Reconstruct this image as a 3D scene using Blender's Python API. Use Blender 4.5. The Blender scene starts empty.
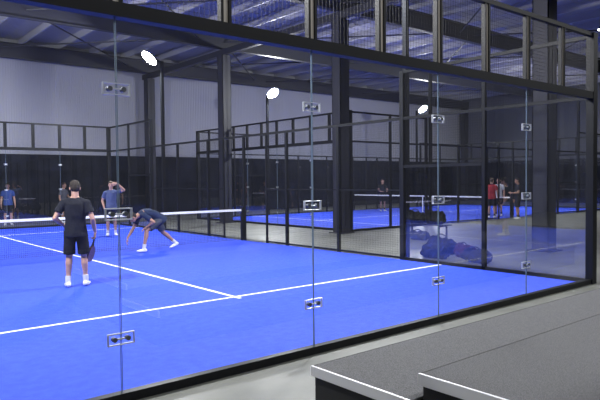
import bpy, bmesh, math, random
from mathutils import Vector, Matrix, noise
random.seed(4)
S=bpy.context.scene
S.view_settings.view_transform='Standard'
COL=S.collection
# ---------------------------------------------------------------- materials
def mat(name,col,rough=.5,metal=0,emit=None,es=0,spec=.5):
    m=bpy.data.materials.new(name);m.use_nodes=True
    b=m.node_tree.nodes['Principled BSDF']
    b.inputs['Base Color'].default_value=(*col,1);b.inputs['Roughness'].default_value=rough
    b.inputs['Metallic'].default_value=metal
    b.inputs['Specular IOR Level'].default_value=spec
    if emit: b.inputs['Emission Color'].default_value=(*emit,1);b.inputs['Emission Strength'].default_value=es
    return m
def noisy(name,c1,c2,scale,rough=.8,bump=0,detail=4,spec=.3,bscale=None):
    m=mat(name,c1,rough,spec=spec);nt=m.node_tree;N=nt.nodes;L=nt.links;b=N['Principled BSDF']
    tc=N.new('ShaderNodeTexCoord');n=N.new('ShaderNodeTexNoise');n.inputs['Scale'].default_value=scale;n.inputs['Detail'].default_value=detail
    L.new(tc.outputs['Object'],n.inputs['Vector'])
    r=N.new('ShaderNodeValToRGB');r.color_ramp.elements[0].color=(*c1,1);r.color_ramp.elements[1].color=(*c2,1)
    r.color_ramp.elements[0].position=.35;r.color_ramp.elements[1].position=.65
    L.new(n.outputs['Fac'],r.inputs['Fac']);L.new(r.outputs['Color'],b.inputs['Base Color'])
    if bump:
        n2=N.new('ShaderNodeTexNoise');n2.inputs['Scale'].default_value=bscale or scale*2
        L.new(tc.outputs['Object'],n2.inputs['Vector'])
        bp=N.new('ShaderNodeBump');bp.inputs['Strength'].default_value=bump;bp.inputs['Distance'].default_value=.01
        L.new(n2.outputs['Fac'],bp.inputs['Height']);L.new(bp.outputs['Normal'],b.inputs['Normal'])
    return m
def ribbed(name,c,scale,axis,rough=.6,strength=.5):
    m=mat(name,c,rough,spec=.3);nt=m.node_tree;N=nt.nodes;L=nt.links;b=N['Principled BSDF']
    tc=N.new('ShaderNodeTexCoord');w=N.new('ShaderNodeTexWave');w.bands_direction=axis;w.inputs['Scale'].default_value=scale
    w.wave_profile='SIN'
    L.new(tc.outputs['Object'],w.inputs['Vector'])
    bp=N.new('ShaderNodeBump');bp.inputs['Strength'].default_value=strength;bp.inputs['Distance'].default_value=.03
    L.new(w.outputs['Fac'],bp.inputs['Height']);L.new(bp.outputs['Normal'],b.inputs['Normal'])
    return m
def glassmat(name,tint,base):
    m=bpy.data.materials.new(name);m.use_nodes=True;nt=m.node_tree;N=nt.nodes;L=nt.links
    N.remove(N['Principled BSDF']);out=N['Material Output']
    t=N.new('ShaderNodeBsdfTransparent');t.inputs['Color'].default_value=(*tint,1)
    g=N.new('ShaderNodeBsdfGlossy');g.inputs['Roughness'].default_value=.0;g.inputs['Color'].default_value=(1,1,1,1)
    lw=N.new('ShaderNodeLayerWeight');lw.inputs['Blend'].default_value=.5
    p=N.new('ShaderNodeMath');p.operation='POWER';p.inputs[1].default_value=4.0
    L.new(lw.outputs['Facing'],p.inputs[0])
    a=N.new('ShaderNodeMath');a.operation='MULTIPLY_ADD';a.inputs[1].default_value=.85;a.inputs[2].default_value=base
    L.new(p.outputs[0],a.inputs[0])
    mx=N.new('ShaderNodeMixShader');L.new(a.outputs[0],mx.inputs[0]);L.new(t.outputs[0],mx.inputs[1]);L.new(g.outputs[0],mx.inputs[2])
    L.new(mx.outputs[0],out.inputs['Surface'])
    return m
M_turf=noisy('blue_turf',(.022,.062,.60),(.030,.080,.70),9,.8,.35,6,.25,900)
M_line=noisy('white_line_turf',(.8,.82,.85),(.9,.9,.92),60,.9,.2,3,.1,900)
M_conc=noisy('concrete_floor',(.125,.13,.115),(.185,.188,.165),1.3,.45,.1,6,.4,60)
M_black=mat('black_powder_coat',(.006,.007,.009),.45,spec=.25)
M_wire=mat('black_wire',(.012,.013,.018),.5)
M_postlit=mat('post_highlight_strip',(.42,.39,.34),.45,.3)  # beige strip puts the highlight on the posts' inner faces into colour
M_chrome=mat('clamp_steel',(.55,.57,.6),.4,.6)
M_bolt=mat('bolt_steel',(.13,.14,.155),.4,.7)
M_glass=glassmat('tempered_glass',(.92,.94,.955),.09)
M_glass2=glassmat('tempered_glass_side',(.84,.86,.90),.13)
M_edge=mat('glass_edge',(.14,.19,.24),.2)
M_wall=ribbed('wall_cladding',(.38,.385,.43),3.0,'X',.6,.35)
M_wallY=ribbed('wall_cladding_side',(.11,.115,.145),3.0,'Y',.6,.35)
M_ceil=ribbed('roof_deck',(.34,.34,.39),5,'X',.7,.5)
M_steel=mat('painted_structural_steel',(.020,.021,.034),.5)
M_purlin=mat('purlin_steel',(.42,.42,.46),.5)
M_curtain=noisy('dark_windscreen_fabric',(.004,.005,.010),(.012,.015,.028),1.2,.8,0,5,.2)
M_carpet=noisy('grey_carpet',(.10,.10,.102),(.205,.205,.207),170,.95,.6,3,.1,300)
M_trim=mat('aluminium_edge',(.74,.74,.74),.45,.1)
M_blackp=mat('black_panel',(.012,.012,.013),.6)
M_tape=mat('white_net_tape',(.86,.86,.86),.7)
M_net=mat('net_cord',(.01,.01,.015),.8)
M_lamp=mat('led_lens',(1,1,1),.4,emit=(1,.98,.95),es=140)
M_bay=mat('high_bay_lens',(1,1,1),.4,emit=(1,.98,.95),es=22)
M_eye=mat('eye_white',(.6,.58,.55),.3);M_lip=mat('lips',(.33,.13,.10),.5)
# ---------------------------------------------------------------- mesh builder
class MB:
    def __init__(s): s.v=[];s.f=[]
    def box(s,a,b):
        x0,x1=sorted((a[0],b[0]));y0,y1=sorted((a[1],b[1]));z0,z1=sorted((a[2],b[2]));n=len(s.v)
        s.v+=[(x0,y0,z0),(x1,y0,z0),(x1,y1,z0),(x0,y1,z0),(x0,y0,z1),(x1,y0,z1),(x1,y1,z1),(x0,y1,z1)]
        s.f+=[[n+i for i in q] for q in ((0,3,2,1),(4,5,6,7),(0,1,5,4),(1,2,6,5),(2,3,7,6),(3,0,4,7))]
    def quad(s,*p):
        n=len(s.v);s.v+=list(p);s.f.append([n,n+1,n+2,n+3])
    def tube(s,a,b,r,r2=None,seg=12):
        a=Vector(a);b=Vector(b);r2=r if r2 is None else r2;d=(b-a).normalized()
        x=d.orthogonal().normalized();y=d.cross(x);n=len(s.v)
        for c,rr in ((a,r),(b,r2)):
            for i in range(seg):
                t=2*math.pi*i/seg;s.v.append(tuple(c+x*math.cos(t)*rr+y*math.sin(t)*rr))
        for i in range(seg):
            j=(i+1)%seg;s.f.append([n+i,n+j,n+seg+j,n+seg+i])
        s.f.append([n+i for i in range(seg)][::-1]);s.f.append([n+seg+i for i in range(seg)])
    def obj(s,name,m,parent=None,bevel=0,smooth=False):
        me=bpy.data.meshes.new(name);me.from_pydata([tuple(v) for v in s.v],[],s.f);me.update()
        me.materials.append(m);o=bpy.data.objects.new(name,me);COL.objects.link(o)
        if parent:o.parent=parent
        if bevel:
            md=o.modifiers.new('bevel','BEVEL');md.width=bevel;md.segments=2
        if smooth:
            for p in me.polygons:p.use_smooth=True
        return o
def empty(name,loc=(0,0,0)):
    e=bpy.data.objects.new(name,None);COL.objects.link(e);e.location=loc;return e
# ---------------------------------------------------------------- people builder
SU,SV=20,12
SPH=[(0,0,1)]+[(math.sin(math.pi*j/SV)*math.cos(2*math.pi*i/SU),math.sin(math.pi*j/SV)*math.sin(2*math.pi*i/SU),math.cos(math.pi*j/SV)) for j in range(1,SV) for i in range(SU)]+[(0,0,-1)]
SPF=[[0,1+i,1+(i+1)%SU] for i in range(SU)]
for j in range(SV-2):
    for i in range(SU):
        a=1+j*SU+i;b_=1+j*SU+(i+1)%SU;SPF.append([a,a+SU,b_+SU,b_])
_l=len(SPH)-1
SPF+=[[_l,1+(SV-2)*SU+(i+1)%SU,1+(SV-2)*SU+i] for i in range(SU)]
class PB:
    def __init__(s): s.v=[];s.f=[]
    def sph(s,c,r): s.ell(c,(r,r,r))
    def ell(s,c,r,x=(1,0,0),z=(0,0,1)):
        x=Vector(x).normalized();z=Vector(z);z=(z-x*z.dot(x)).normalized();y=z.cross(x);c=Vector(c);n=len(s.v)
        X=x*r[0];Y=y*r[1];Z=z*r[2]
        s.v+=[c+X*a+Y*b+Z*d for a,b,d in SPH];s.f+=[[i+n for i in f] for f in SPF]
    def loft(s,secs,x):
        x=Vector(x).normalized();n=24;base=len(s.v)
        for i,(c,rx,ry) in enumerate(secs):
            a=Vector(secs[max(i-1,0)][0]);bb=Vector(secs[min(i+1,len(secs)-1)][0]);d=(bb-a).normalized()
            xx=(x-d*x.dot(d)).normalized();yy=d.cross(xx);c=Vector(c)
            s.v+=[c+xx*rx*math.cos(2*math.pi*k/n)+yy*ry*math.sin(2*math.pi*k/n) for k in range(n)]
        for i in range(len(secs)-1):
            for k in range(n):
                j=(k+1)%n;s.f.append([base+i*n+k,base+i*n+j,base+(i+1)*n+j,base+(i+1)*n+k])
        s.f.append([base+k for k in range(n)][::-1]);s.f.append([base+(len(secs)-1)*n+k for k in range(n)])
    def cone(s,a,b,r0,r1,ends=True):
        d=(Vector(b)-Vector(a)).normalized();x=d.orthogonal()
        s.loft([(a,r0,r0),(b,r1,r1)],x)
        if ends: s.sph(a,r0);s.sph(b,r1)
    def remesh(s,vox,smooth=3,nz=0,nscale=6):
        me=bpy.data.meshes.new('tmp');me.from_pydata([tuple(v) for v in s.v],[],s.f);me.update()
        o=bpy.data.objects.new('tmp',me);COL.objects.link(o)
        r=o.modifiers.new('r','REMESH');r.mode='VOXEL';r.voxel_size=vox
        if smooth:
            k=o.modifiers.new('s','SMOOTH');k.factor=.5;k.iterations=smooth
        dg=bpy.context.evaluated_depsgraph_get();dg.update()
        out=bpy.data.meshes.new_from_object(o.evaluated_get(dg))
        V=[v.co.copy() for v in out.vertices];NN=[v.normal.copy() for v in out.vertices]
        if nz:
            for i,v in enumerate(V):
                q=Vector((v.x*nscale,v.y*nscale,v.z*nscale*.8))
                V[i]=v+NN[i]*nz*(noise.noise(q)+.5*noise.noise(q*2.3))
        F=[list(p.vertices) for p in out.polygons]
        bpy.data.objects.remove(o)
        return V,F
def lerp(a,b,t): return Vector(a)*(1-t)+Vector(b)*t
def hand(B,w,d,n,t,curl=.5,k=1.0):
    w=Vector(w);d=Vector(d).normalized();n=Vector(n);n=(n-d*n.dot(d)).normalized();t=Vector(t);t=(t-d*t.dot(d)-n*t.dot(n)).normalized()
    offs=(.033,.011,-.011,-.032);lens=(.95,1.06,1.0,.8);kd=(.088,.092,.088,.080)
    for o_,L,kk in zip(offs,lens,kd):
        kn=w+d*kk+t*o_
        B.cone(w+d*.012+t*o_*.55,kn,.0145,.0125)
        p=kn;ang=0
        for seg,r0,r1,cu in ((.042,.0100,.009,.7),(.027,.009,.0085,1.0),(.021,.0085,.0072,.8)):
            ang+=cu*curl
            q=p+(d*math.cos(ang)+n*math.sin(ang))*seg*L;B.cone(p,q,r0,r1);p=q
    a=w+d*.028+t*.026;b_=a+(d*.65+t*.7+n*.3).normalized()*.038;c=b_+(d*.85+t*.35+n*.4).normalized()*.03;e=c+(d*.9+t*.05+n*.45).normalized()*.024
    B.cone(a,b_,.015,.0125);B.cone(b_,c,.0125,.011);B.cone(c,e,.011,.009)
def person(name,loc,rot,P,C,vox=.006,extra=None):
    parts=[]
    pel=Vector(P['pelvis']);neck=Vector(P['neck']);head=Vector(P['head'])
    shR,shL=Vector(P['shR']),Vector(P['shL']);sx=(shR-shL).normalized()
    mid=Vector(P.get('mid',lerp(pel,neck,.5)))
    def sp(t):
        if t<0: return pel+(pel-mid).normalized()*(-t)*(neck-pel).length
        return pel*(1-t)**2+mid*2*t*(1-t)+neck*t*t if 'mid' in P else lerp(pel,neck,t)
    f=Vector(P['face']).normalized();up=Vector(P.get('up',(0,0,1)));up=(up-f*up.dot(f)).normalized();hx=f.cross(up)
    B=PB()
    B.loft([(sp(-.12),.12,.09),(sp(0),.150,.105),(sp(.3),.132,.092),(sp(.6),.152,.108),(sp(.85),.15,.095),(sp(.98),.07,.06)],sx)
    hd=head
    B.cone(sp(.93),hd-up*.05-f*.02,.060,.055)
    for s_,sh in (('R',shR),('L',shL)):
        el,wr=Vector(P['el'+s_]),Vector(P['wr'+s_])
        B.cone(lerp(sp(.86),sh,.5),sh,.06,.052);B.cone(sh,lerp(sh,el,.45),.052,.047);B.cone(lerp(sh,el,.45),el,.047,.038)
        B.cone(sp(1.0),sh,.045,.04)
        B.cone(el,lerp(el,wr,.3),.039,.041);B.cone(lerp(el,wr,.3),wr,.041,.026)
        hdv=Vector(P.get('hd'+s_,wr-el)).normalized()
        B.cone(wr,wr+hdv*.03,.026,.022)
        hand(B,wr+hdv*.012,hdv,P.get('hn'+s_,(-1 if s_=='R' else 1,0,0)),P.get('ht'+s_,(0,1,0)),P.get('curl'+s_,.35))
        hp,kn,an=Vector(P['hip'+s_]),Vector(P['kn'+s_]),Vector(P['an'+s_])
        B.cone(hp,lerp(hp,kn,.5),.087,.072);B.cone(lerp(hp,kn,.5),kn,.072,.055)
        td=Vector(P['toe'+s_]).normalized()
        B.cone(kn,lerp(kn,an,.3)-td*.012,.053,.056);B.cone(lerp(kn,an,.3)-td*.012,lerp(kn,an,.7),.056,.040);B.cone(lerp(kn,an,.7),an,.040,.036)
    B.ell(hd+up*.025-f*.008,(.078,.098,.098),hx,up)
    B.ell(hd-up*.035+f*.028,(.060,.064,.074),hx,up)
    B.ell(hd-up*.087+f*.057,(.03,.028,.022),hx,up)
    B.ell(hd+up*.03+f*.075,(.052,.018,.012),hx,up)
    B.cone(hd+up*.012+f*.089,hd-up*.022+f*.107,.009,.013)
    B.ell(hd-up*.024+f*.097,(.018,.012,.009),hx,up)
    B.ell(hd-up*.05+f*.087,(.024,.010,.009),hx,up)
    for q in (-1,1): B.ell(hd+hx*q*.080-up*.002-f*.006,(.010,.019,.031),hx,up)
    V,F=B.remesh(vox,3);parts.append((V,F,0))
    def direct(bld,mi): parts.append((bld.v,bld.f,mi))
    E=PB()
    for q in (-1,1): E.ell(hd+hx*q*.031+up*.008+f*.0835,(.012,.007,.006),hx,up)
    direct(E,6)
    E=PB()
    for q in (-1,1): E.ell(hd+hx*q*.031+up*.008+f*.0885,(.0058,.004,.0056),hx,up);E.ell(hd+hx*q*.032+up*.030+f*.092,(.018,.006,.004),hx,up)
    direct(E,3)
    E=PB();E.ell(hd-up*.05+f*.0965,(.021,.004,.005),hx,up);direct(E,7)
    B=PB();B.ell(hd+up*.044-f*.020,(.085,.097,.095),hx,up);B.ell(hd+up*.0-f*.05,(.077,.062,.077),hx,up);B.ell(hd+up*.088+f*.03,(.060,.057,.04),hx,up)
    V,F=B.remesh(max(vox,.007),1,.006,60);parts.append((V,F,3))
    B=PB()
    B.loft([(sp(-.22),.190,.148),(sp(-.08),.186,.143),(sp(0),.178,.136),(sp(.3),.160,.117),(sp(.6),.172,.122),(sp(.82),.165,.110),(sp(.95),.10,.078),(sp(1.0),.066,.064)],sx)
    for s_,sh in (('R',shR),('L',shL)):
        el=Vector(P['el'+s_]);B.cone(lerp(sp(.84),sh,.45),sh,.070,.060);B.sph(sh,.062);B.cone(sp(.98),sh,.052,.050)
        d=lerp(sh,el,.62);B.loft([(sh,.062,.062),(d,.069,.069)],(el-sh).orthogonal())
    V,F=B.remesh(.008,3,.008,9);parts.append((V,F,1))
    B=PB()
    B.loft([(sp(.05),.145,.103),(sp(0),.158,.115),(sp(-.14),.162,.117),(sp(-.2),.13,.1)],sx)
    for s_ in 'RL':
        hp,kn=Vector(P['hip'+s_]),Vector(P['kn'+s_]);B.sph(hp,.093)
        e_=lerp(hp,kn,C.get('short',.82));B.loft([(hp,.093,.093),(lerp(hp,kn,.4),.095,.095),(e_,.095,.095)],(kn-hp).orthogonal())
    V,F=B.remesh(.008,3,.006,8);parts.append((V,F,2))
    B=PB()
    for s_ in 'RL':
        kn,an=Vector(P['kn'+s_]),Vector(P['an'+s_]);B.cone(an,lerp(an,kn,.22),.044,.047,False);B.sph(an,.045)
    V,F=B.remesh(.008,1);parts.append((V,F,4))
    B=PB()
    for s_ in 'RL':
        an=Vector(P['an'+s_]);td=Vector(P['toe'+s_]).normalized();fu=Vector((0,0,1));fu=(fu-td*fu.dot(td)).normalized();fx=td.cross(fu)
        base=an-fu*.055
        B.ell(base-td*.03,(.041,.05,.042),fx,fu);B.ell(base+td*.07-fu*.006,(.044,.09,.036),fx,fu);B.ell(base+td*.135-fu*.012,(.046,.058,.026),fx,fu)
        B.cone(base+fu*.01,an+fu*.005,.046,.044)
        B.ell(base-fu*.024+td*.055,(.046,.135,.014),fx,fu)
    V,F=B.remesh(.007,2);parts.append((V,F,5))
    vs=[];fs=[];mi=[]
    for V,F,k in parts:
        n=len(vs);vs+=[tuple(v) for v in V];fs+=[[i+n for i in f_] for f_ in F];mi+=[k]*len(F)
    me=bpy.data.meshes.new(name);me.from_pydata(vs,[],fs);me.update()
    for m in (C['skin'],C['shirt'],C['shorts'],C['hair'],C['sock'],C['shoe'],M_eye,M_lip): me.materials.append(m)
    me.polygons.foreach_set('material_index',mi);me.polygons.foreach_set('use_smooth',[True]*len(fs))
    zmin=min(v[2] for v in vs)
    o=bpy.data.objects.new(name,me);COL.objects.link(o);o.location=(loc[0],loc[1],C.get('ground',.0145)-zmin);o.rotation_euler=(0,0,rot)
    return o
def cloth(n,c): return noisy(n,c,tuple(x*1.25+.002 for x in c),40,.85,.3,3,.2,300)
skinA=noisy('skin_light',(.46,.26,.185),(.52,.30,.22),25,.5);skinB=noisy('skin_tan',(.38,.205,.14),(.44,.245,.175),25,.5)
hairD=noisy('hair_dark',(.012,.009,.008),(.03,.02,.015),90,.6,.5);hairB=noisy('hair_brown',(.05,.03,.02),(.09,.055,.03),90,.6,.5)
white=mat('white_shoe',(.8,.8,.8),.5);wsock=mat('white_sock',(.7,.7,.7),.8);bsock=mat('black_sock',(.02,.02,.022),.8)
def stand(): 
    return dict(pelvis=(0,0,.95),neck=(0,-.015,1.47),head=(0,.02,1.63),face=(0,1,0),
      shR=(.185,-.01,1.385),shL=(-.185,-.01,1.385),elR=(.24,-.04,1.11),elL=(-.24,-.04,1.11),wrR=(.26,.06,.87),wrL=(-.26,.06,.87),
      hipR=(.095,0,.90),hipL=(-.095,0,.90),knR=(.11,.02,.50),knL=(-.11,.02,.50),anR=(.12,-.02,.10),anL=(-.12,-.02,.10),toeR=(.2,1,0),toeL=(-.2,1,0))
def face_rot(dx,dy): return math.atan2(-dx,dy)
P=stand();P.update(face=(-.15,1,-.25),head=(0,.035,1.625),elR=(.27,-.07,1.12),wrR=(.30,.06,.90),hdR=(.05,.35,-1),elL=(-.31,-.09,1.14),wrL=(-.20,.12,1.02),hdL=(.5,.7,-.3),hnL=(.6,-.5,0),htL=(0,.3,1),curlR=1.0,curlL=.5,
   anR=(.14,.03,.10),anL=(-.13,-.04,.10),knR=(.125,.04,.50))
r1=face_rot(.38,.92)
person('padel_player',(3.56,5.5),r1,P,dict(skin=skinA,shirt=cloth('black_shirt',(.009,.010,.017)),shorts=cloth('black_shorts',(.008,.008,.012)),hair=hairD,sock=wsock,shoe=white,short=.90))
P=stand();P.update(face=(.1,1,-.05),elL=(-.40,.08,1.47),shL=(-.19,0,1.41),wrL=(-.19,.17,1.68),hdL=(1,-.25,.1),hnL=(0,-1,-.1),htL=(0,0,-1),curlL=.3,elR=(.27,-.06,1.13),wrR=(.22,.10,.93),hdR=(-.1,.5,-1))
person('padel_player',(7.74,14.28),face_rot(-.35,-.93),P,dict(skin=skinA,shirt=cloth('slate_blue_shirt',(.065,.085,.17)),shorts=cloth('navy_shorts',(.015,.018,.035)),hair=hairB,sock=wsock,shoe=white,short=.85))
P=dict(pelvis=(0,.0,.80),neck=(0,.52,.93),mid=(0,.22,1.0),head=(0,.68,.86),face=(.1,.55,-.85),up=(0,.85,.5),
   shR=(.17,.47,.84),shL=(-.18,.44,.90),elR=(.17,.60,.58),wrR=(.14,.76,.36),hdR=(0,.3,-1),hnR=(-.3,-1,0),htR=(-1,0,0),curlR=.4,
   elL=(-.31,.26,.74),wrL=(-.17,.37,.63),hdL=(.25,.7,-.45),hnL=(0,-.3,-1),htL=(1,0,0),curlL=.35,
   hipR=(.095,-.0,.76),hipL=(-.095,.02,.76),knR=(.14,-.16,.43),anR=(.18,-.50,.16),knL=(-.13,.38,.53),anL=(-.10,.44,.10),toeR=(.1,.8,-.35),toeL=(-.05,1,0))
person('padel_player',(6.97,9.36),math.radians(86),P,dict(skin=skinB,shirt=cloth('navy_shirt',(.018,.028,.065)),shorts=cloth('grey_shorts',(.05,.055,.075)),hair=hairD,sock=wsock,shoe=white,short=.80))
P=stand();P.update(elR=(.26,.05,1.15),wrR=(.16,.26,1.08),elL=(-.26,.05,1.15),wrL=(-.14,.26,1.08),hdR=(-.3,1,0),hdL=(.3,1,0))
person('padel_player',(24.5,17.9),face_rot(-.5,-1),P,dict(skin=skinA,shirt=cloth('black_top',(.012,.013,.018)),shorts=cloth('black_trousers',(.012,.012,.016)),hair=hairD,sock=bsock,shoe=white,short=.9),vox=.011)
P=stand();P['face']=(.4,1,0)
person('padel_player',(23.35,10.4),face_rot(.9,.3),P,dict(skin=skinA,shirt=cloth('red_top',(.30,.03,.04)),shorts=cloth('black_shorts2',(.012,.012,.016)),hair=hairB,sock=bsock,shoe=white,short=.9),vox=.011)
P=stand();P['face']=(-.4,1,0)
person('padel_player',(24.75,10.95),face_rot(-.9,-.3),P,dict(skin=skinA,shirt=cloth('white_top',(.42,.42,.44)),shorts=cloth('black_shorts3',(.012,.012,.016)),hair=hairD,sock=bsock,shoe=white,short=.9),vox=.011)
P=stand();P.update(wrL=(-.12,.24,1.12),elL=(-.27,.02,1.14),hdL=(.6,1,.2))
person('spectator',(23.5,9.25),face_rot(-.6,.7),P,dict(skin=skinB,shirt=cloth('charcoal_top',(.02,.02,.026)),shorts=cloth('dark_trousers',(.014,.014,.02)),hair=hairD,sock=bsock,shoe=white,short=.95,ground=0),vox=.011)
P=stand();P['face']=(.3,1,0)
person('spectator',(6.6,22.3),face_rot(-.2,-1),P,dict(skin=skinA,shirt=cloth('blue_top',(.03,.06,.22)),shorts=cloth('dark_trousers2',(.014,.014,.02)),hair=hairD,sock=bsock,shoe=white,short=.95,ground=0),vox=.011)
P=stand();P.update(wrL=(-.12,.24,1.12),elL=(-.27,.02,1.14),hdL=(.6,1,.2))
person('spectator',(8.8,22.1),face_rot(.6,-.8),P,dict(skin=skinB,shirt=cloth('grey_top',(.07,.07,.09)),shorts=cloth('dark_trousers3',(.014,.014,.02)),hair=hairB,sock=bsock,shoe=white,short=.95,ground=0),vox=.011)
# racket
def racket(name,loc,rot):
    e=empty(name,loc);e.rotation_euler=rot
    out=[]
    for i in range(48):
        t=2*math.pi*i/48;out.append((.13*math.sin(t)*(1+.10*math.cos(t)),-.30+.14*math.cos(t)*-1))
    bm=bmesh.new();a=[bm.verts.new((x,-.018,z)) for x,z in out];c=[bm.verts.new((x,.018,z)) for x,z in out]
    bm.faces.new(a);bm.faces.new(c[::-1])
    for i in range(48): bm.faces.new((a[i],c[i],c[(i+1)%48],a[(i+1)%48]))
    bmesh.ops.recalc_face_normals(bm,faces=bm.faces)
    me=bpy.data.meshes.new('racket_face');bm.to_mesh(me);bm.free();me.materials.append(M_rk);o=bpy.data.objects.new('racket_face',me);COL.objects.link(o);o.parent=e
    md=o.modifiers.new('b','BEVEL');md.width=.008;md.segments=3;md.limit_method='ANGLE'
    m=MB();m.tube((0,0,.06),(0,0,-.10),.016);m.tube((0,0,-.09),(.045,0,-.19),.012,.014);m.tube((0,0,-.09),(-.045,0,-.19),.012,.014);m.tube((0,0,.065),(0,0,.055),.02);m.obj('grip',M_blackp,e)
    m=MB()
    for i in range(-3,4):
        for j in range(-3,4):
            if i*i+j*j<=10: m.tube((i*.028,-.0187,-.30+j*.028),(i*.028,.0187,-.30+j*.028),.006,seg=8)
    m.obj('holes',M_blackp,e)
M_rk=mat('racket_paint',(.07,.02,.03),.35)
def l2w(loc,rot,p):
    v=Matrix.Rotation(rot,3,'Z')@Vector(p);return Vector((loc[0]+v.x,loc[1]+v.y,v.z))
racket('padel_racket',l2w((3.56,5.5),r1,(.295,.10,.82)),(.25,0,r1+1.2))
# bags
M_bench=mat('bench_metal',(.03,.03,.035),.4)
def bench(loc,rot,L=1.6):
    e=empty('court_bench',loc);e.rotation_euler=(0,0,rot);m=MB()
    for k in range(4): m.box((-L/2,-.2+k*.105,.42),(L/2,-.2+k*.105+.085,.45))
    for sx in (-L/2+.15,L/2-.2):
        m.box((sx,-.19,0),(sx+.04,-.15,.42));m.box((sx,.16,0),(sx+.04,.2,.42));m.box((sx,-.19,.38),(sx+.04,.2,.42))
    m.obj('seat_and_legs',M_bench,e,bevel=.003)
def bag(name,loc,rot,size,c):
    B=PB();L,W,Hh=size
    B.loft([((-L/2,0,Hh*.45),W*.30,Hh*.34),((-L/2+.04,0,Hh*.48),W*.46,Hh*.44),((0,0,Hh*.46),W*.50,Hh*.42),((L/2-.04,0,Hh*.5),W*.48,Hh*.47),((L/2,0,Hh*.5),W*.32,Hh*.36)],(0,1,0))
    B.ell((L*.12,-W*.45,Hh*.38),(L*.25,W*.14,Hh*.26))
    V,F=B.remesh(.012,3,.06,5)
    V=[Vector((v.x,v.y,max(v.z,Hh*.12))) for v in V]
    z=min(v.z for v in V)
    e=empty(name,loc);e.rotation_euler=(0,0,rot)
    m=MB();m.v=[(v.x,v.y,v.z-z) for v in V];m.f=F;m.obj('bag_body',c,e,smooth=True)
    m=MB();pts=[Vector((math.cos(a)*L*.25,.02,Hh*.70+math.sin(a)*Hh*.28)) for a in [math.pi*i/10 for i in range(11)]]
    for a,b_ in zip(pts,pts[1:]): m.tube(a,b_,.012,seg=8)
    m.obj('handle',M_blackp,e,smooth=True)
c_dark=cloth('bag_black',(.006,.006,.008));c_red=cloth('bag_maroon',(.04,.012,.018));c_blue=cloth('bag_navy',(.008,.010,.02));c_grey=cloth('bag_grey',(.04,.045,.07))
bench((14.0,6.6,0),math.radians(90));bag('sports_bag',(14.0,6.95,.452),1.5,(.65,.34,.42),c_dark);bag('racket_bag',(14.0,6.25,.452),1.7,(.55,.3,.48),c_dark);bag('sports_bag',(13.7,6.6,0.002),1.5,(.6,.3,.3),c_grey)
bag('sports_bag',(11.55,4.15,.002),1.4,(.75,.40,.46),c_dark);bag('racket_bag',(11.3,3.35,.002),1.1,(.6,.3,.34),c_red);bag('sports_bag',(10.85,2.75,.002),1.3,(.65,.34,.32),c_dark);bag('sports_bag',(10.75,3.75,.002),1.7,(.6,.32,.32),c_blue)
# ---------------------------------------------------------------- room shell
X0,X1,Y0,Y1,H=-9.0,41.0,-11.0,24.4,8.15
b=MB();b.box((X0-.2,Y0-.2,-.3),(X1+.2,Y1+.2,0));b.obj('floor',M_conc)
b=MB();b.box((X0-.2,Y0-.2,H),(X1+.2,Y1+.2,H+.2));b.obj('ceiling',M_ceil)
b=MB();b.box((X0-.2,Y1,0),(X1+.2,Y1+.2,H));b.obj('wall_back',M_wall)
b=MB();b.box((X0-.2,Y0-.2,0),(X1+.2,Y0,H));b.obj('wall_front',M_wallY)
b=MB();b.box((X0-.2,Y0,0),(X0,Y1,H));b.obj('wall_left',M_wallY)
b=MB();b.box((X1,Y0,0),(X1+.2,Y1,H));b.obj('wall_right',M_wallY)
def screen(name,a,bb,axis):
    m=MB();L=(bb-a);n=int(L*4)
    off=lambda i:.03*math.sin(i*1.7)+.02*math.sin(i*.6)
    for i in range(n):
        t0=a+L*i/n;t1=a+L*(i+1)/n
        if axis=='x': m.quad((t0,Y1-.08+off(i),0.02),(t1,Y1-.08+off(i+1),0.02),(t1,Y1-.08+off(i+1),3.05),(t0,Y1-.08+off(i),3.05))
        else: m.quad((X1-.08+off(i),t0,0.02),(X1-.08+off(i+1),t1,0.02),(X1-.08+off(i+1),t1,3.05),(X1-.08+off(i),t0,3.05))
    m.obj(name,M_curtain)
screen('windscreen_curtain',X0+.1,X1-.2,'x')
screen('windscreen_curtain',Y0+.1,Y1-.2,'y')
rows=[-4.2,2.8,9.8,16.8,23.8]
def ibeam(m,x0,x1,y,z0,z1,w=.22):
    m.box((x0,y-w/2,z0),(x1,y+w/2,z0+.03));m.box((x0,y-w/2,z1-.03),(x1,y+w/2,z1));m.box((x0,y-.012,z0+.03),(x1,y+.012,z1-.03))
for y in rows:
    m=MB();ibeam(m,X0,X1,y,7.2,7.85)
    m.obj('roof_rafter',M_steel)
m=MB()
x=X0+.7
while x<X1:
    m.box((x-.035,Y0,7.86),(x+.035,Y1,7.88));m.box((x-.01,Y0,7.88),(x+.01,Y1,8.12));m.box((x-.035,Y0,8.12),(x+.035,Y1,8.145));x+=1.6
m.obj('roof_purlins',M_purlin)
m=MB()
for i in range(len(rows)-1):
    for xa in (-2.,6.,13.7,21.,29.):
        m.tube((xa,rows[i],7.5),(xa+6.5,rows[i+1],7.5),.03,seg=6);m.tube((xa+6.5,rows[i],7.5),(xa,rows[i+1],7.5),.03,seg=6)
m.obj('roof_cross_bracing',M_steel)
m=MB();m.box((13.6,Y0,6.95),(13.8,Y1,7.19));m.obj('valley_beam',M_steel)
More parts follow.
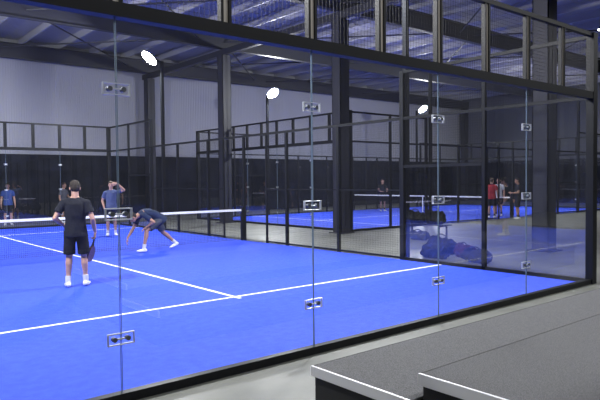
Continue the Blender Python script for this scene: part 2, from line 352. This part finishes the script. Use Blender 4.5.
for x in (13.7,40.4,-8.4):
    for y in rows:
        m=MB();w=.2
        m.box((x-w,y-w,0.02),(x+w,y-w+.025,6.94));m.box((x-w,y+w-.025,0.02),(x+w,y+w,6.94));m.box((x-.012,y-w,0.02),(x+.012,y+w,6.94))
        m.box((x-w,y-w,0.02),(x-w+.02,y+w,6.94));m.box((x+w-.02,y-w,0.02),(x+w,y+w,6.94))
        m.box((x-.3,y-.3,0),(x+.3,y+.3,.025))
        if x!=13.7: m.box((x-w,y-w,6.94),(x+w,y+w,7.19))
        m.obj('steel_column',M_steel)
# ---------------------------------------------------------------- courts
def bx(m,T,a,b_):
    m.box(T(*a),T(*b_))
def wires(m,T,axis,c,t0,t1,z0,z1,s=.05,r=.0011):
    n=round((t1-t0)/s)
    for i in range(1,n):
        t=t0+(t1-t0)*i/n
        if axis=='x': bx(m,T,(t-r,c-r,z0),(t+r,c+r,z1))
        else: bx(m,T,(c-r,t-r,z0),(c+r,t+r,z1))
    n=round((z1-z0)/s)
    for i in range(1,n):
        z=z0+(z1-z0)*i/n
        if axis=='x': bx(m,T,(t0,c-r,z-r),(t1,c+r,z+r))
        else: bx(m,T,(c-r,t0,z-r),(c+r,t1,z+r))
def clamp(C,B,T,xc,y,z,near):
    W_,H_=.11,.048
    for sgn in (-1,1):
        ya,yb=y+sgn*.003,y+sgn*.013
        if near:
            bx(C,T,(xc-W_,ya,z+H_-.009),(xc+W_,yb,z+H_));bx(C,T,(xc-W_,ya,z-H_),(xc+W_,yb,z-H_+.009))
            bx(C,T,(xc-W_,ya,z-H_+.0092),(xc-W_+.009,yb,z+H_-.0092));bx(C,T,(xc+W_-.009,ya,z-H_+.0092),(xc+W_,yb,z+H_-.0092))
            bx(C,T,(xc-.03,ya,z-.006),(xc+.03,yb,z+.006))
        else: bx(C,T,(xc-W_*.6,ya,z-H_*.6),(xc+W_*.6,yb,z+H_*.6))
        for q in (-.055,.055): B.tube(T(xc+q,ya,z),T(xc+q,y+sgn*.02,z),.020,seg=16)
def glass_end(T,y,near):
    e=empty('court_glass_screen');F=MB();G=MB();W=MB();C=MB();B=MB();E=MB();ST=MB()
    bx(F,T,(-.05,y-.04,0),(10.05,y+.04,.075))
    bx(F,T,(-.05,y-.055,3.0),(10.05,y+.055,3.11))
    bx(F,T,(-.05,y-.035,4.0),(10.05,y+.035,4.06))
    for xx in (0,10): bx(F,T,(xx-.07,y-.06,0),(xx+.07,y+.06,4.06))
    for i in range(1,10):
        bx(F,T,(i-.055,y-.03,3.1),(i-.027,y+.03,4.0));bx(F,T,(i+.027,y-.03,3.1),(i+.055,y+.03,4.0))
        bx(ST if near else F,T,(i-.027,y-.012,3.1),(i+.027,y+.012,4.0))
    for i in range(10): wires(W,T,'x',y,i+.055,i+.945,3.11,4.0)
    for i in range(5):
        a=.0+2*i+.006;c=2*i+2-.006
        G.quad(T(a,y,.075),T(c,y,.075),T(c,y,3.0),T(a,y,3.0))
        if i>0:
            bx(E,T,(2*i-.007,y-.006,.075),(2*i-.004,y+.006,3.0));bx(E,T,(2*i+.004,y-.006,.075),(2*i+.007,y+.006,3.0))
            for z in (.5,1.48,2.45): clamp(C,B,T,2*i,y,z,near)
    F.obj('frame',M_black,e);G.obj('glass_panels',M_glass,e);W.obj('wire_mesh',M_wire,e)
    if near: ST.obj('post_highlights',M_postlit,e)
    C.obj('glass_clamps',M_chrome,e,bevel=.002);B.obj('clamp_discs',M_bolt,e);E.obj('glass_edges',M_edge,e)
def side_wall(T,x):
    e=empty('side_fence');F=MB();G=MB();W=MB()
    for y0,y1,f in ((0,4,1),(20,16,-1)):
        a,b_=min(y0,y1),max(y0,y1)
        bx(F,T,(x-.035,a,0),(x+.035,b_,.07))
        bx(F,T,(x-.03,a,3.98),(x+.03,b_,4.04));bx(F,T,(x-.03,a,3.0),(x+.03,b_,3.06))
        ym=(y0+y1)/2
        bx(F,T,(x-.035,ym-.035,0),(x+.035,ym+.035,4.04))
        bx(F,T,(x-.04,y1-.05,0),(x+.04,y1+.05,4.04))
        bx(F,T,(x-.03,min(ym,y1),1.98),(x+.03,max(ym,y1),2.04))
        G.quad(T(x,y0+f*.07,.07),T(x,ym-f*.035,.07),T(x,ym-f*.035,3.0),T(x,y0+f*.07,3.0))
        G.quad(T(x,ym+f*.035,.07),T(x,y1-f*.05,.07),T(x,y1-f*.05,1.98),T(x,ym+f*.035,1.98))
        wires(W,T,'y',x,min(ym,y1),max(ym,y1),2.04,3.0);wires(W,T,'y',x,a,b_,3.06,3.98)
    for y in (6,8,10,12,14):
        bx(F,T,(x-.035,y-.035,0),(x+.035,y+.035,3.04))
    for y in (8.9,11.1): bx(F,T,(x-.025,y-.025,0),(x+.025,y+.025,3.0))
    bx(F,T,(x-.03,4,3.0),(x+.03,16,3.06))
    for a,b_ in ((4,6),(6,8),(8,8.9),(11.1,12),(12,14),(14,16)):
        bx(F,T,(x-.025,a,.03),(x+.025,b_,.07));bx(F,T,(x-.015,a,1.485),(x+.015,b_,1.515))
        wires(W,T,'y',x,a,b_,.07,3.0)
    F.obj('frame',M_black,e);G.obj('glass_panels',M_glass2,e);W.obj('wire_mesh',M_wire,e)
def court(T,svc=(2.95,17.05)):
    m=MB();bx(m,T,(0.06,.06,0.001),(9.94,19.94,.012));turf=m.obj('court_turf',M_turf)
    m=MB();z=.0145
    for y in svc: bx(m,T,(0.07,y-.028,z-.003),(9.93,y+.028,z))
    bx(m,T,(5-.028,svc[0]-.15,z-.003),(5+.028,svc[0]-.028,z));bx(m,T,(5-.028,svc[0]+.028,z-.003),(5+.028,svc[1]-.028,z));bx(m,T,(5-.028,svc[1]+.028,z-.003),(5+.028,svc[1]+.15,z))
    m.obj('court_lines',M_line,turf)
    e=empty('court_net');W=MB()
    k=.045;t=.1
    while t<9.9:
        bx(W,T,(t-.0022,10-.0016,.03),(t+.0022,10+.0016,.88));t+=k
    z=.04
    while z<.88:
        bx(W,T,(.09,10-.0016,z-.0022),(9.91,10+.0016,z+.0022));z+=k
    W.obj('net_mesh',M_net,e)
    m=MB();bx(m,T,(.09,10-.012,.86),(9.91,10+.012,.92));bx(m,T,(5-.025,10-.008,.02),(5+.025,10+.008,.86));m.obj('net_tape',M_tape,e)
    m=MB()
    for xx in (.06,9.88): bx(m,T,(xx-.0,9.955,.013),(xx+.06,10.045,.98))
    m.obj('net_posts',M_black,e)
def lamp(T,x,y,inward,power):
    e=empty('court_floodlight');m=MB()
    p0=T(x-inward*.12,y,0);p1=T(x-inward*.12,y,6.0);p2=T(x+inward*.2,y,6.12)
    m.box((p0[0]-.05,p0[1]-.05,0),(p0[0]+.05,p0[1]+.05,6.05));m.tube(p1,p2,.035,seg=8)
    m.obj('pole',M_black,e)
    q=Vector(T(x+inward*.35,y,6.12))
    d=(Vector(T(x+inward*5,y,0))-Vector(T(x,y,0))).normalized()*.95+Vector((0,0,-1));d.normalize()
    h=empty('lamp_head',q);h.parent=e;h.rotation_euler=d.to_track_quat('-Z','Y').to_euler()
    m=MB();m.tube((0,0,.08),(0,0,-.02),.18,.32,seg=28);m.tube((0,0,.16),(0,0,.08),.09,.18,seg=20)
    m.obj('housing',M_black,h,smooth=False)
    m=MB();m.tube((0,0,-.021),(0,0,-.03),.30,.295,seg=28);m.obj('lens',M_lamp,h)
    l=bpy.data.lights.new('flood','AREA');l.shape='DISK';l.size=.55;l.energy=power;l.color=(.98,.985,1)
    o=bpy.data.objects.new('light_source',l);COL.objects.link(o);o.parent=h;o.location=(0,0,-.045)
T1=lambda x,y,z:(x,y,z)
T2=lambda x,y,z:(14.2+y,9.9+x,z)
court(T1);glass_end(T1,0,1);glass_end(T1,20,0);side_wall(T1,10);side_wall(T1,0)
court(T2);glass_end(T2,0,0);glass_end(T2,20,0);side_wall(T2,0);side_wall(T2,10)
PW=780
for T,ys in ((T1,(4.,15.3)),(T2,(4.1,15.8))):
    for y in ys:
        k=1 if T is T1 else .72
        lamp(T,0,y,1,PW*k);lamp(T,10,y,-1,PW*k)
for x in (1.9,6.8,11.7,16.6,24.,32.):
    for y in (17.4,6.,-5.2):  # middle and front rows are unseen bays, added as fill light
        e=empty('high_bay_light');m=MB()
        m.tube((x,y,7.86),(x,y,7.55),.012,seg=6);m.tube((x,y,7.58),(x,y,7.44),.08,.19,seg=20);m.obj('housing',M_black,e)
        m=MB();m.tube((x,y,7.44),(x,y,7.432),.16,seg=20);m.obj('lens',M_bay,e)
        if y<0 or (y<16 and x<10) or x>20:
            l=bpy.data.lights.new('bay_fill','AREA');l.shape='DISK';l.size=.35;l.energy=185 if y<0 else 80;o=bpy.data.objects.new('light_source',l);COL.objects.link(o);o.parent=e;o.location=(x,y,7.42)
# ---------------------------------------------------------------- carpeted tiers
def tier(x0,x1,y0,y1,z):
    e=empty('carpeted_spectator_step')
    m=MB();m.box((x0+.014,y0,z-.02),(x1,y1-.006,z));m.obj('carpet_top',M_carpet,e,bevel=.004)
    m=MB();m.box((x0-.006,y0,z-.07),(x0+.014,y1,z+.003));m.obj('edge_trim',M_trim,e,bevel=.003)
    m=MB();m.box((x0+.014,y1-.005,z-.055),(x1,y1,z+.001));m.obj('nosing',M_carpet,e)
    m=MB();m.box((x0+.02,y0,0),(x1,y1-.02,z-.021));m.obj('base_panel',M_blackp,e)
tier(2.92,12.,-2.14,-1.22,.38)
tier(2.98,12.,-4.0,-2.16,.54)
# ---------------------------------------------------------------- world + camera
w=bpy.data.worlds.new('world');S.world=w;w.use_nodes=True;w.node_tree.nodes['Background'].inputs[0].default_value=(.02,.02,.03,1)
cam=bpy.data.cameras.new('camera');co=bpy.data.objects.new('camera',cam);COL.objects.link(co)
cam.sensor_width=36;cam.lens=36*599.9/600;cam.clip_start=.05;cam.clip_end=200
yaw,pit,rol=.8801,-.0322,-.0099
fw=Vector((math.cos(yaw)*math.cos(pit),math.sin(yaw)*math.cos(pit),math.sin(pit)));rt=Vector((math.sin(yaw),-math.cos(yaw),0));up=rt.cross(fw)
r2=rt*math.cos(rol)+up*math.sin(rol);u2=-rt*math.sin(rol)+up*math.cos(rol)
Mx=Matrix((r2,u2,-fw)).transposed().to_4x4();Mx.translation=Vector((.1127,-4.5077,1.7273));co.matrix_world=Mx
S.camera=co
